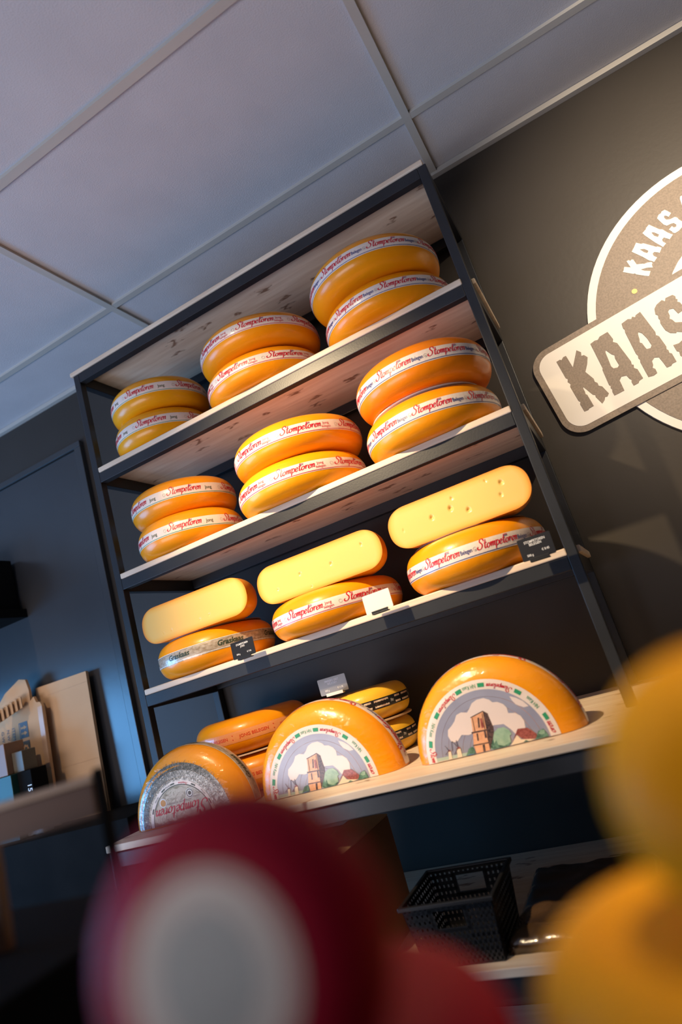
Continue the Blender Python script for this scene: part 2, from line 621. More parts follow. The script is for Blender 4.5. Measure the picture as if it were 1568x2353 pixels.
def shelf_outline(x0, x1, y0, y1, nx, ny):
    """board with notches round the four posts"""
    return [(x0 + nx, y0), (x1 - nx, y0), (x1 - nx, T + ny), (x1, T + ny), (x1, D - T - ny), (x1 - nx, D - T - ny),
            (x1 - nx, y1), (x0 + nx, y1), (x0 + nx, D - T - ny), (x0, D - T - ny), (x0, T + ny), (x0 + nx, T + ny)]


def board(name, outline, z, th, parent, mat='pine', bevel=.003):
    bm = bmesh.new()
    lo = [bm.verts.new((x, y, z)) for x, y in outline]
    f = bm.faces.new(lo)
    r = bmesh.ops.extrude_face_region(bm, geom=[f])
    for v in r['geom']:
        if isinstance(v, bmesh.types.BMVert): v.co.z += th
    bmesh.ops.recalc_face_normals(bm, faces=bm.faces[:])
    bmesh.ops.bevel(bm, geom=bm.edges[:], offset=bevel, segments=2, affect='EDGES', profile=.5)
    return obj(name, bm, parent, [mat])


for i, z in enumerate((Z1, Z2, Z3)):
    o = board('shelf_board', shelf_outline(-.004, W + .008, -.0035, D - .002, T + .006, .002), 0, BT, rack)
    o.location = (0, 0, z)
o = board('shelf_board', [(-.010, -.004), (W - .006, -.004), (W - .006, D), (-.010, D)], 0, .016, rack)
o.location = (0, 0, H + .0003)

# ------------------------------------------------------------ counter under the rack
counter = empty('counter', (0, 0, FLOOR))
tag(counter, 'long pine topped counter with black steel frame and open lower shelves', 'counter')
CF, CX = -.2385, 2.75
zc = -FLOOR
o = board('counter_top', [(.0089, CF), (CX, CF), (CX, WALL - .002), (.0089, WALL - .002)], 0, .0172, counter, bevel=.002)
o.location = (0, 0, zc - .0175)
LOW, BASE = -.372, -.753
for z in (LOW, BASE):
    o = board('lower_shelf', [(.04, CF + .002), (CX - .03, CF + .002), (CX - .03, WALL - .004), (.04, WALL - .004)], 0, .0175, counter, bevel=.002)
    o.location = (0, 0, zc + z - .0178)
for z in (-.0215, LOW - .018, BASE - .018):
    box('front_rail', .04, CX - .06, CF + .006, CF + .034, zc + z - .036, zc + z, ['steel'], counter, .002)
    box('back_rail', .04, CX - .06, WALL - .036, WALL - .008, zc + z - .036, zc + z, ['steel'], counter, .002)
for x in (.014, CX - .03):
    for y in (CF + .006, WALL - .036):
        box('leg', x - .002, x + .024, y, y + .028, 0, zc - .018, ['steel'], counter, .002)

# ------------------------------------------------------------ wall sign
BIG=[[[(1.4798, 0.9341), (1.491, 0.9357), (1.4943, 0.9323), (1.5018, 0.9388), (1.5103, 0.9392), (1.5157, 0.8975), (1.5426, 0.9417), (1.5521, 0.9301), (1.5493, 0.9193), (1.5565, 0.9183), (1.5631, 0.9076), (1.5549, 0.8889), (1.5421, 0.8686), (1.5555, 0.8394), (1.5548, 0.8298), (1.5604, 0.8232), (1.5604, 0.814), (1.5681, 0.808), (1.577, 0.7809), (1.5705, 0.7742), (1.5644, 0.7755), (1.5601, 0.7678), (1.5508, 0.7605), (1.5414, 0.7864), (1.5423, 0.7925), (1.5369, 0.7958), (1.5254, 0.821), (1.5214, 0.8289), (1.5193, 0.8249), (1.5203, 0.8135), (1.5193, 0.8061), (1.5227, 0.8019), (1.5272, 0.7638), (1.5125, 0.7615), (1.5103, 0.7586), (1.4985, 0.7589), (1.4952, 0.7846), (1.4987, 0.7908), (1.4948, 0.7953), (1.4884, 0.8454), (1.4924, 0.8529), (1.4872, 0.8621), (1.4908, 0.8704), (1.4863, 0.876)]], [[(1.5841, 0.942), (1.5983, 0.9457), (1.6063, 0.9439), (1.6141, 0.9509), (1.6383, 0.954), (1.6442, 0.9267), (1.6406, 0.9193), (1.6495, 0.9107), (1.6629, 0.8429), (1.6614, 0.8338), (1.6657, 0.8307), (1.6631, 0.8216), (1.6699, 0.8143), (1.6735, 0.7836), (1.6621, 0.7808), (1.6584, 0.7756), (1.6442, 0.7741), (1.6428, 0.7864), (1.6455, 0.7921), (1.6414, 0.7974), (1.6378, 0.8098), (1.625, 0.8128), (1.6162, 0.8042), (1.6171, 0.7714), (1.5887, 0.7685), (1.5871, 0.7809), (1.5896, 0.7888), (1.5868, 0.7934), (1.5895, 0.7992), (1.5865, 0.804), (1.5861, 0.8534), (1.5884, 0.8582)], [(1.6148, 0.9053), (1.6247, 0.8862), (1.6305, 0.8806), (1.6285, 0.8701), (1.6311, 0.8474), (1.625, 0.8423), (1.6146, 0.8445), (1.6106, 0.8527), (1.6117, 0.8986)]], [[(1.6806, 0.9593), (1.6993, 0.9643), (1.7083, 0.9601), (1.7124, 0.9656), (1.7188, 0.9604), (1.722, 0.9653), (1.7359, 0.9691), (1.7496, 0.8943), (1.7476, 0.8856), (1.7533, 0.8793), (1.7591, 0.8423), (1.7568, 0.8348), (1.7599, 0.8306), (1.7593, 0.822), (1.7642, 0.8176), (1.7662, 0.7908), (1.7553, 0.7899), (1.751, 0.7857), (1.7388, 0.7855), (1.7353, 0.8047), (1.7313, 0.8222), (1.7209, 0.8265), (1.7118, 0.8198), (1.7104, 0.8077), (1.7061, 0.8008), (1.7112, 0.7944), (1.7112, 0.7817), (1.7011, 0.7786), (1.6871, 0.7808), (1.6838, 0.8307), (1.6858, 0.8378), (1.6832, 0.8433), (1.6853, 0.851), (1.6825, 0.858), (1.6798, 0.9313), (1.6817, 0.9386), (1.6791, 0.9444)], [(1.7112, 0.9153), (1.718, 0.9078), (1.7242, 0.8881), (1.7275, 0.8635), (1.7217, 0.8568), (1.712, 0.8585), (1.7102, 0.866), (1.7075, 0.8804), (1.703, 0.8844), (1.706, 0.8944), (1.7076, 0.91)]], [[(1.772, 0.9596), (1.7807, 0.968), (1.7972, 0.9744), (1.8033, 0.9671), (1.8077, 0.9752), (1.8265, 0.9752), (1.8316, 0.9677), (1.83, 0.9604), (1.8332, 0.9569), (1.8302, 0.9504), (1.8351, 0.946), (1.8405, 0.9228), (1.8201, 0.9177), (1.8144, 0.9372), (1.8048, 0.9399), (1.7991, 0.9348), (1.7991, 0.9217), (1.7953, 0.9139), (1.8, 0.9081), (1.8042, 0.8971), (1.8221, 0.8887), (1.837, 0.8736), (1.8416, 0.8455), (1.8282, 0.8177), (1.8038, 0.8017), (1.7836, 0.7978), (1.7807, 0.8025), (1.7826, 0.8142), (1.7776, 0.8183), (1.7761, 0.8383), (1.7901, 0.8368), (1.8026, 0.8421), (1.8139, 0.841), (1.8181, 0.8516), (1.8139, 0.8609), (1.7978, 0.8704), (1.7954, 0.8675), (1.7822, 0.8745), (1.774, 0.8879), (1.7702, 0.9128), (1.7728, 0.9229), (1.7708, 0.9282), (1.773, 0.9375), (1.7685, 0.9433)]]]
SMALL=[[[(1.7392, 1.1057), (1.7431, 1.1092), (1.7483, 1.1185), (1.7628, 1.1079), (1.7595, 1.1315), (1.766, 1.1317), (1.7691, 1.1268), (1.7718, 1.1293), (1.7769, 1.1273), (1.7797, 1.1085), (1.7954, 1.1019), (1.7971, 1.0998), (1.8067, 1.0992), (1.8165, 1.0948), (1.8171, 1.09), (1.8141, 1.0877), (1.8131, 1.0782), (1.8003, 1.0847), (1.7836, 1.0884), (1.7905, 1.0803), (1.8042, 1.0712), (1.7984, 1.0625), (1.7949, 1.0589), (1.7851, 1.0662), (1.7682, 1.0805), (1.7658, 1.0852), (1.7619, 1.0858)]], [[(1.7818, 1.1512), (1.792, 1.1606), (1.8019, 1.1711), (1.812, 1.1604), (1.8181, 1.1591), (1.8366, 1.1385), (1.8428, 1.1313), (1.8465, 1.1304), (1.8545, 1.1215), (1.8441, 1.1094), (1.8402, 1.1139), (1.8326, 1.1195), (1.8273, 1.1165), (1.8277, 1.1091), (1.8337, 1.1004), (1.8219, 1.0916), (1.8177, 1.0978), (1.8127, 1.1018), (1.8024, 1.1202)], [(1.8033, 1.1464), (1.8139, 1.1415), (1.8212, 1.1305), (1.8161, 1.1257), (1.8097, 1.1329)]], [[(1.8266, 1.1892), (1.8386, 1.1953), (1.8409, 1.199), (1.8507, 1.2043), (1.869, 1.1762), (1.8756, 1.1721), (1.8838, 1.1556), (1.893, 1.1427), (1.8811, 1.1341), (1.8699, 1.1468), (1.8637, 1.1434), (1.8635, 1.1364), (1.8689, 1.1276), (1.858, 1.1214), (1.8541, 1.1289), (1.8454, 1.1445), (1.8427, 1.1502), (1.8298, 1.1789)], [(1.8477, 1.1781), (1.8538, 1.1748), (1.8626, 1.1616), (1.8574, 1.1566), (1.8501, 1.1652)]], [[(1.8757, 1.2104), (1.8828, 1.2183), (1.8906, 1.2196), (1.8929, 1.2233), (1.902, 1.2237), (1.9066, 1.2166), (1.9079, 1.2137), (1.9125, 1.2055), (1.9027, 1.1983), (1.8982, 1.2054), (1.8939, 1.207), (1.892, 1.202), (1.8945, 1.1938), (1.9034, 1.1896), (1.9163, 1.1896), (1.9208, 1.1847), (1.9224, 1.1765), (1.9287, 1.1642), (1.9207, 1.1509), (1.9102, 1.1452), (1.8993, 1.1439), (1.8948, 1.1487), (1.8945, 1.152), (1.8896, 1.1623), (1.8999, 1.1681), (1.9028, 1.1611), (1.9089, 1.1604), (1.9112, 1.1661), (1.9076, 1.1735), (1.9012, 1.1755), (1.8892, 1.1759), (1.8833, 1.1837), (1.8784, 1.2004)]], [[(1.9467, 1.2331), (1.9499, 1.2393), (1.9563, 1.2393), (1.9626, 1.2309), (1.9638, 1.2136), (1.9498, 1.2021), (1.9444, 1.2118), (1.9454, 1.2215)]]]
WEDGE=[(1.8469, 1.0312), (1.8523, 1.039), (1.8587, 1.0452), (1.8741, 1.0602), (1.89, 1.0717), (1.9129, 1.0829), (1.9104, 1.0365), (1.8753, 1.0339)]
ART=[('cloud', [(-0.0917, 0.0358), (-0.0954, 0.0497), (-0.0911, 0.062), (-0.08, 0.0691), (-0.0707, 0.0767), (-0.0624, 0.0882), (-0.05, 0.0912), (-0.0374, 0.0876), (-0.0295, 0.0943), (-0.0208, 0.1038), (-0.0079, 0.1085), (0.0078, 0.1082), (0.0191, 0.1016), (0.0236, 0.095), (0.0342, 0.0933), (0.045, 0.0858), (0.0499, 0.0773), (0.0493, 0.0655), (0.0635, 0.0625), (0.0727, 0.0542), (0.0764, 0.0425), (0.0739, 0.0285), (0.0617, 0.0238), (0.0499, 0.0207), (0.0431, 0.0329), (0.0321, 0.0461), (0.0109, 0.0487), (-0.0027, 0.0477), (-0.0404, 0.0424), (-0.0497, 0.0415), (-0.0645, 0.0453), (-0.077, 0.0348), (-0.0842, 0.0339)]), ('cloud', [(0.0633, 0.0984), (0.0656, 0.0887), (0.0709, 0.0783), (0.085, 0.0689), (0.0958, 0.0689), (0.0872, 0.0821), (0.0754, 0.092)]), ('field', [(-0.1372, 0.0098), (-0.1244, 0.0093), (-0.0921, 0.0088), (-0.0651, 0.0074), (-0.0463, -0.0044), (-0.096, -0.0034), (-0.1405, -0.0008)]), ('cream', [(-0.1405, -0.0008), (-0.1335, 0.0026), (-0.0596, -0.0038), (-0.096, -0.0034)]), ('brick', [(-0.0323, 0.0762), (-0.0029, 0.0821), (-0.0078, 0.0405), (-0.0105, 0.0272), (-0.0142, -0.005), (-0.045, -0.0038), (-0.0455, 0.0193), (-0.0388, 0.0439)]), ('ink', [(-0.0029, 0.0821), (0.0059, 0.0747), (0.0082, 0.0473), (0.0064, 0.0348), (0.0036, 0.0226), (-0.0055, 0.0116), (-0.0142, -0.005), (-0.0115, 0.0274), (-0.0081, 0.0415)]), ('ink', [(-0.0336, 0.0764), (-0.0025, 0.0833), (0.007, 0.0744), (0.0055, 0.0734), (-0.0027, 0.0811), (-0.0333, 0.0745)]), ('ink', [(-0.0415, 0.046), (-0.0061, 0.0444), (-0.0065, 0.0415), (-0.0421, 0.0427)]), ('ink', [(-0.0468, 0.0196), (-0.0079, 0.0179), (-0.0082, 0.0157), (-0.0471, 0.0171)]), ('ink', [(-0.0185, 0.0714), (-0.0148, 0.0716), (-0.0195, 0.0512), (-0.0236, 0.0511)]), ('ink', [(-0.0319, 0.0407), (-0.0284, 0.0409), (-0.0311, 0.0257), (-0.0345, 0.0255)]), ('ink', [(-0.0141, 0.0436), (-0.0096, 0.0436), (-0.0119, 0.0275), (-0.0165, 0.0273)]), ('ink', [(-0.0265, 0.0156), (-0.0214, 0.0159), (-0.0243, -0.004), (-0.0292, -0.004)]), ('ink', [(-0.0303, 0.0739), (-0.0289, 0.074), (-0.0326, 0.0455), (-0.0341, 0.0452)]), ('ink', [(-0.0064, 0.0782), (-0.005, 0.0783), (-0.01, 0.0446), (-0.0114, 0.0443)]), ('brick2', [(-0.0139, 0.0686), (-0.0092, 0.0695), (-0.0111, 0.0495), (-0.0169, 0.0488)]), ('leaf', [(-0.0076, 0.012), (-0.0114, 0.0036), (-0.0061, -0.0038), (0.0069, -0.0045), (0.0268, -0.0037), (0.0347, 0.0074), (0.0371, 0.0214), (0.0418, 0.0223), (0.0394, 0.0319), (0.0301, 0.0401), (0.0172, 0.0409), (0.0064, 0.0348), (0.0004, 0.0232)]), ('dleaf', [(-0.0109, 0.0053), (-0.0061, -0.0038), (0.0268, -0.0037), (0.0357, 0.0072), (0.0301, 0.0065), (0.0182, 0.0033), (0.0066, 0.0083), (0.0056, 0.0185), (-0.0008, 0.0125), (0.0004, 0.0232), (-0.0066, 0.0136)]), ('roof', [(0.0362, 0.0053), (0.0573, 0.0301), (0.0779, 0.0277), (0.092, 0.0123), (0.0912, 0.0035), (0.0742, 0.0033), (0.0592, 0.0098), (0.0519, 0.0203)]), ('cream', [(0.0319, -0.0011), (0.0388, 0.0066), (0.0514, 0.0186), (0.0577, 0.0083), (0.0867, 0.0026), (0.0765, -0.0025), (0.0337, -0.0024)]), ('dleaf', [(0.0599, -0.0011), (0.0662, 0.0048), (0.0731, -0.0001), (0.0737, -0.0047)]), ('dleaf', [(0.0861, 0.0009), (0.0976, 0.0165), (0.1088, 0.0187), (0.1136, 0.008), (0.1148, -0.0011), (0.1013, -0.0038), (0.0873, -0.002)]), ('leaf', [(0.0959, 0.0115), (0.1031, 0.0172), (0.11, 0.0158), (0.1087, 0.009), (0.1013, 0.0086)]), ('yellow', [(-0.1054, 0.0179), (-0.0991, 0.0176), (-0.1014, 0.0013), (-0.1086, 0.0021)]), ('roof', [(-0.1075, 0.0186), (-0.1019, 0.0219), (-0.0982, 0.0174)]), ('yellow', [(-0.0853, 0.0196), (-0.0763, 0.0188), (-0.0778, -0.0003), (-0.0883, 0.0007)]), ('roof', [(-0.0869, 0.0195), (-0.0793, 0.024), (-0.0748, 0.0185)]), ('ink', [(-0.1092, 0.0317), (-0.108, 0.0318), (-0.1024, 0.0201), (-0.1038, 0.0194)]), ('ink', [(-0.0918, 0.0377), (-0.0907, 0.0375), (-0.0951, 0.0177), (-0.0963, 0.0176)]), ('ink', [(-0.1137, 0.0138), (-0.1022, 0.021), (-0.1014, 0.0203), (-0.1128, 0.0129)]), ('ink', [(-0.0905, 0.0374), (-0.0891, 0.0375), (-0.0802, 0.0233), (-0.0816, 0.0226)]), ('ink', [(-0.0807, 0.0377), (-0.0794, 0.0375), (-0.0802, 0.0233), (-0.0815, 0.0235)]), ('ink', [(-0.094, 0.0101), (-0.0816, 0.0217), (-0.0807, 0.0209), (-0.0929, 0.0092)]), ('dleaf', [(-0.0687, -0.0002), (-0.0584, 0.0144), (-0.0484, 0.0171), (-0.0467, 0.0085), (-0.0479, -0.0023)]), ('blue', [(-0.0652, 0.0), (-0.0596, 0.0036), (-0.0478, 0.0014), (-0.048, -0.0026)])]
sign = empty('wall_sign', (2.008, WALL, .902))
tag(sign, 'big round taupe and cream lettered sign with tilted banner on the dark wall', 'sign')


def wall_piece(name, splines, y0, y1, mat, parent=sign, bevel=0):
    """outline in wall coordinates (x, z), extruded from depth y1 (back) to y0 (front)"""
    th = abs(y1 - y0)
    vs, fs = poly2d([[(x - 2.008, z - .902) for x, z in s] for s in splines], th / 2)
    me = bpy.data.meshes.new(name)
    me.from_pydata([(v[0], -(v[2] + th / 2 + y1), v[1]) for v in vs], [], fs)
    return link(name, me, parent, [mat])


def circle(cx, cz, r, n=96, a0=0, a1=2 * PI):
    return [(cx + r * math.cos(a0 + (a1 - a0) * i / n), cz + r * math.sin(a0 + (a1 - a0) * i / n)) for i in range(n)]


def rrect(cx, cz, hw, hh, r, rot, n=10):
    pts = []
    for (sx, sz, a) in ((1, 1, 0), (-1, 1, 90), (-1, -1, 180), (1, -1, 270)):
        for k in range(n + 1):
            t = math.radians(a + 90 * k / n)
            pts.append((sx * (hw - r) + r * math.cos(t), sz * (hh - r) + r * math.sin(t)))
    c, s = math.cos(rot), math.sin(rot)
    return [(cx + x * c - z * s, cz + x * s + z * c) for x, z in pts]


cc = (2.008, .902)
wall_piece('disc', [circle(*cc, .4205)], .008, .001, 'logo_white')
wall_piece('disc_face', [circle(*cc, .3965)], .0095, .0082, 'logo_dark')
wall_piece('inner_emblem', [WEDGE], .0105, .0097, 'logo_white')
for s in SMALL:
    wall_piece('small_letter', s, .0105, .0097, 'logo_white')
wall_piece('dot', [circle(1.7458, 1.0357, .0076, 24)], .0105, .0097, 'logo_yellow')
rot = math.atan(.118)
wall_piece('banner_border', [rrect(2.006, .906, .592, .1435, .062, rot)], .0135, .0096, 'logo_dark')
wall_piece('banner', [rrect(2.006, .906, .574, .1255, .046, rot)], .0145, .0137, 'logo_white')
for s in BIG:
    wall_piece('letter', s, .0158, .0147, 'logo_dark')

# ------------------------------------------------------------ cheese builders
R0, H0 = .19, .11
A0 = .55 * H0
LABEL = {}


def lathe(R, h, a, th0=0, th1=2 * PI, seg=96, np_=26, n=2.3):
    """wheel body, vertical axis, centred on the origin"""
    bm = bmesh.new()
    closed = abs(th1 - th0 - 2 * PI) < 1e-6
    ns = seg if closed else seg + 1
    rows = []
    for k in range(np_ + 1):
        t = -PI / 2 + PI * k / np_
        r = R - a + a * abs(math.cos(t)) ** (2 / n)
        z = h / 2 * math.copysign(abs(math.sin(t)) ** (2 / n), math.sin(t))
        rows.append([bm.verts.new((r * math.cos(th0 + (th1 - th0) * i / seg), r * math.sin(th0 + (th1 - th0) * i / seg), z)) for i in range(ns)])
    for k in range(np_):
        for i in range(seg):
            j = (i + 1) % ns
            bm.faces.new((rows[k][i], rows[k][j], rows[k + 1][j], rows[k + 1][i]))
    for row, s in ((rows[0], 1), (rows[-1], -1)):
        c = bm.verts.new((0, 0, row[0].co.z))
        for i in range(seg):
            j = (i + 1) % ns
            bm.faces.new((c, row[j], row[i]) if s > 0 else (c, row[i], row[j]))
    return bm


def side_map(R, h, a):
    def f(u, v, off):
        r = prof(v, R, h, a) + off
        t = u / R
        return Vector((r * math.cos(t), r * math.sin(t), v))
    return f


def band_sheets(kind, parent, R, h, a, t0=0, t1=2 * PI, hw=.0162):
    f = side_map(R, h, a)
    bmat = {'grass': 'band_grass', 'plain': 'band_clear', 'goat': 'ink_black'}.get(kind, 'band')
    sh = Sheet(f)
    nz = 6
    for k in range(nz):
        sh.rect(t0 * R, t1 * R, -hw + 2 * hw * k / nz, -hw + 2 * hw * (k + 1) / nz, bmat, max(8, int(110 * (t1 - t0) / (2 * PI))), .0005)
    bmesh.ops.remove_doubles(sh.bm, verts=sh.bm.verts[:], dist=1e-5)
    band = sh.build('band_label', parent)
    tx = Sheet(f)
    L = (t1 - t0) * R
    O = .0011
    reps = {'jong': 6, 'jb': 7, 'belegen': 8, 'grass': 7, 'plain': 9, 'goat': 8}[kind]
    reps = max(1, round(reps * (t1 - t0) / (2 * PI)))
    P = L / reps
    for i in range(reps):
        u = t0 * R + P * i          # centre of the word
        if i == 0 and (t1 - t0) < 6: u += 0
        if kind in ('jong', 'jb', 'belegen'):
            wd = {'jong': .116, 'jb': .112, 'belegen': .104}[kind]
            uc = u + P / 2
            tx.script('Stompetoren', 'ink_red', uc, -.0045, wd, off=O, ysc=1.0, weight=.27)
            tx.rect(uc + .018, uc + .029, .0128, .0142, 'ink_red', 2, O)
            tx.rect(uc + .0175, uc + .0285, .0098, .0112, 'ink_navy', 2, O)
            ue = uc - wd / 2 - .010
            ut = uc + wd / 2
            if kind == 'jong':
                tx.text('Jong', 'ink_olive', ut + .028, -.004, .010, off=O, bold=.01)
                tx.ring(ue, 0, .0042, .0050, 'ink_grey', 14, O)
            elif kind == 'jb':
                tx.text('Jong', 'ink_red', ut + .016, .0020, .0075, off=O)
                tx.text('belegen', 'ink_red', ut + .016, -.0080, .0075, .027, off=O)
                tx.ring(ue, 0, .0042, .0050, 'ink_grey', 14, O)
            else:
                tx.text('Belegen', 'ink_navy', ut + .0175, -.004, .0095, .029, off=O, bold=.012)
                tx.ring(ue + .004, 0, .0040, .0048, 'ink_grey', 14, O)
                tx.ring(ue + .004, -.001, .0, .0018, 'ink_grey', 10, O)
        elif kind == 'grass':
            tx.text('Graskaas', 'ink_moss', u + P / 2, -.005, .0145, .082, off=O, bold=.025, shear=.28)
        elif kind == 'plain':
            tx.text('JONG BELEGEN', 'ink_orange_red', u + P / 2 - .006, -.0045, .0092, .094, off=O, bold=.012)
            tx.ring(u + P - .008, .006, 0, .0018, 'ink_orange_red', 6, O)
            tx.ring(u + P - .008, -.006, 0, .0018, 'ink_orange_red', 6, O)
        elif kind == 'goat':
            tx.rect(u + .006, u + P * .5, -.012, .012, 'photo', 5, O)
            tx.rect(u + P * .74, u + P * .95, -.012, .012, 'photo', 3, O)
            tx.text('Mmt', 'ink_white', u + P * .62, -.005, .010, .016, off=O, shear=.4)
    line = {'jong': 'ink_green', 'jb': 'ink_red', 'belegen': 'ink_navy', 'grass': 'ink_white'}.get(kind)
    if kind == 'grass':
        tx.rect(t0 * R, t1 * R, hw - .0012, hw, line, max(8, int(110 * (t1 - t0) / (2 * PI))), O)
    if line:
        tx.rect(t0 * R, t1 * R, -hw + .0022, -hw + .0036, line, max(8, int(110 * (t1 - t0) / (2 * PI))), O)
    tx.build('lettering', band)
    return band


def wheel_proto(kind, mat):
    root = empty('round_cheese')
    obj('rind', lathe(R0, H0, A0), root, [mat], True)
    band_sheets(kind, root, R0, H0, A0)
    return root


def kids(o):
    return [c for c in bpy.data.objects if c.parent == o]


def copy_tree(o, parent=None):
    c = o.copy()
    COL.objects.link(c)
    if parent: c.parent = parent
    for ch in kids(o):
        copy_tree(ch, c)
    return c


PROTO = {}


def place_wheel(kind, mat, x, y, z, R, h, deg, label, group, rx=0, ry=0):
    """z is the underside; deg turns the band so that a printed word faces that way"""
    key = (kind, mat)
    if key not in PROTO:
        PROTO[key] = o = wheel_proto(kind, mat)
    else:
        o = copy_tree(PROTO[key])
    o.location = (x, y, z + h / 2)
    o.scale = (R / R0, R / R0, h / H0)
    n = {'jong': 6, 'jb': 7, 'belegen': 8, 'grass': 7, 'plain': 9, 'goat': 8}[kind]
    o.rotation_euler = (rx, ry, math.radians(deg) - PI / n)
    tag(o, label, 'cheese', group)
    return o


G1 = 'cheese wheels on the top shelf'
G2 = 'cheese wheels on the second shelf'
G3 = 'cheese wheels on the third shelf'
for kind, mat, zb, xl, yl, xu, yu, R, h, dl, du, nm, shelf in (
        ('jong', 'yellow', Z1, .221, .142, .232, .137, .168, .110, -67.5, -75, 'Jong cheese wheel with green lined band', 'top'),
        ('jb', 'orange', Z1, .653, .138, .670, .116, .195, .101, -93.8, -63.3, 'Jong belegen cheese wheel with red lined band', 'top'),
        ('belegen', 'orange', Z1, 1.097, .133, 1.095, .095, .196, .105, -108.2, -58.2, 'Belegen cheese wheel with blue lined band', 'top'),
        ('jong', 'orange', Z2, .239, .131, .232, .138, .174, .113, -60.2, -52, 'Jong cheese wheel with green lined band', 'second'),
        ('jb', 'orange2', Z2, .676, .131, .693, .131, .201, .112, -69.2, -59.3, 'Jong belegen cheese wheel with red lined band', 'second'),
        ('belegen', 'deep', Z2, 1.114, .122, 1.132, .096, .192, .118, -74.5, -52.5, 'Belegen cheese wheel with blue lined band', 'second')):
    z = zb + BT + .0003
    g = G1 if shelf == 'top' else G2
    ml = mat.replace('2', '')
    mu = ml
    if kind == 'belegen' and shelf == 'second': ml = 'orange'
    if kind == 'jb' and shelf == 'second': ml = 'yellow'
    gap = .004 if (kind == 'belegen' and shelf == 'second') else .0003
    place_wheel(kind, ml, xl, yl, z, R, h, dl, 'lower orange ' + nm + ' on the ' + shelf + ' rack shelf', g)
    place_wheel(kind, mu, xu, yu, z + h + gap, R, h, du, 'upper orange ' + nm + ' on the ' + shelf + ' rack shelf', g)


def disc(name, x, y, z, r, th, mat, label):
    bm = bmesh.new()
    bmesh.ops.create_cone(bm, cap_ends=True, segments=64, radius1=r, radius2=r, depth=th)
    bmesh.ops.bevel(bm, geom=[e for e in bm.edges if not (abs(e.verts[0].co.z - e.verts[1].co.z) > 1e-6)], offset=th * .25, segments=2, affect='EDGES')
    o = obj(name, bm, None, [mat], loc=(x, y, z + th / 2))
    return tag(o, label, 'board', 'thin round boards between stacked cheeses')


disc('cheese_board', 1.114, .118, Z2 + BT + .118 + .0006, .158, .0032, 'glare_and_board_white', 'thin pale round board between the two Belegen wheels on the second shelf')

# third shelf: whole wheels below, halves on top
for kind, mat, x, y, R, h, dd, lab in (
        ('grass', 'orange', .223, .143, .185, .115, -92.5, 'whole orange cheese wheel with brown grass patterned band on the third shelf'),
        ('jb', 'orange', .668, .140, .195, .109, -93.0, 'whole Jong belegen cheese wheel under a half cheese behind the card painted white with glare'),
        ('belegen', 'orange', 1.107, .127, .189, .121, -60.0, 'whole Belegen cheese wheel under a half cheese behind the right price card')):
    place_wheel(kind, mat, x, y, Z3 + BT + .0003, R, h, dd, lab, G3)
for x, y, R, h, lab in ((.223, .143, .185, .115, 'thin dark round board under the left half cheese'), (1.107, .127, .189, .121, 'thin dark round board under the right half cheese')):
    disc('cheese_board', x, y + .01, Z3 + BT + h + .0006, R - .035, .0025, 'box_brown', lab)


def cut_face(R, h, a, holes=(), step=.0022, n=2.3):
    """the cut side of a half wheel in the plane y = 0, normal -y, with real eyes in the paste"""
    bm = bmesh.new()
    lay = bm.verts.layers.float.new('rim')
    nx, nz = int(2 * R / step), max(10, int(h / step))
    rows = []
    for j in range(nz + 1):
        t = -PI / 2 + PI * j / nz
        z = h / 2 * math.sin(t)
        rr = prof(z, R, h, a)
        row = []
        for i in range(nx + 1):
            s = math.sin(-PI / 2 + PI * i / nx) * .35 + (-1 + 2 * i / nx) * .65
            x = s * rr
            d = min(rr - abs(x), (h / 2 - abs(z)) * 1.0)
            y = 0
            for hx, hz, hr in holes:
                q = math.hypot(x - hx, (z - hz)) / hr
                if q < 1: y += hr * .95 * math.sqrt(1 - q * q)
            v = bm.verts.new((x, y, z))
            v[lay] = max(0, min(1, 1 - d / .020))
            row.append(v)
        rows.append(row)
    for j in range(nz):
        for i in range(nx):
            try:
                bm.faces.new((rows[j][i], rows[j][i + 1], rows[j + 1][i + 1], rows[j + 1][i]))
            except ValueError:
                pass
    return bm


def half_wheel(name, x, y, z, R, h, yaw, label, holes=(), standing=False, mat='wrapped', band=None, step=.0022, group=None):
    a = .55 * h
    root = empty(name, (x, y, z), (PI / 2 if standing else 0, 0, yaw))
    obj('rind', lathe(R, h, a, 0, PI, 64), root, [mat], True)
    obj('cut_face', cut_face(R, h, a, holes, step), root, ['paste'], True)
    if band: band_sheets(band, root, R, h, a, .02, PI - .02)
    tag(root, label, 'cheese', group)
    return root


def eyes(px, cx, zc):
    return [(a - cx, b - zc, r) for a, b, r in px]


GH = 'half cheeses lying on whole wheels'
zt = lambda h, g=.0003: Z3 + BT + h + g
hg, hh_, hi = .113, .110, .112
half_wheel('half_cheese', .272, -.004, zt(.115, .0032) + hg / 2, .196, hg, .02, 'cut half of a pale cheese on the brown banded wheel, leftmost on the third shelf',
           [(.02, -.030, .003), (.055, -.026, .003), (-.09, -.030, .0025), (-.02, .030, .002), (-.12, -.03, .002)], group=GH, mat='orange')
half_wheel('half_cheese', .708, -.003, zt(.109) + hh_ / 2, .199, hh_, .0, 'brightly lit cut half of a pale yellow cheese in the middle of the third shelf',
           [(-.055, .002, .0045), (.045, -.002, .0045), (.145, .018, .0040), (-.135, -.018, .003), (-.03, -.043, .003), (-.02, .035, .002)], group=GH, mat='orange')
half_wheel('half_cheese', 1.128, -.006, zt(.121, .0032) + hi / 2, .190, hi, -.01, 'cut half of a cheese with large eyes, rightmost on the third shelf',
           [(-.015, .005, .0062), (-.068, .0, .0055), (.028, -.015, .0055), (.125, .02, .0055), (.115, -.008, .0045), (-.003, .028, .0035), (.09, .038, .003), (-.15, -.005, .0025)], group=GH)

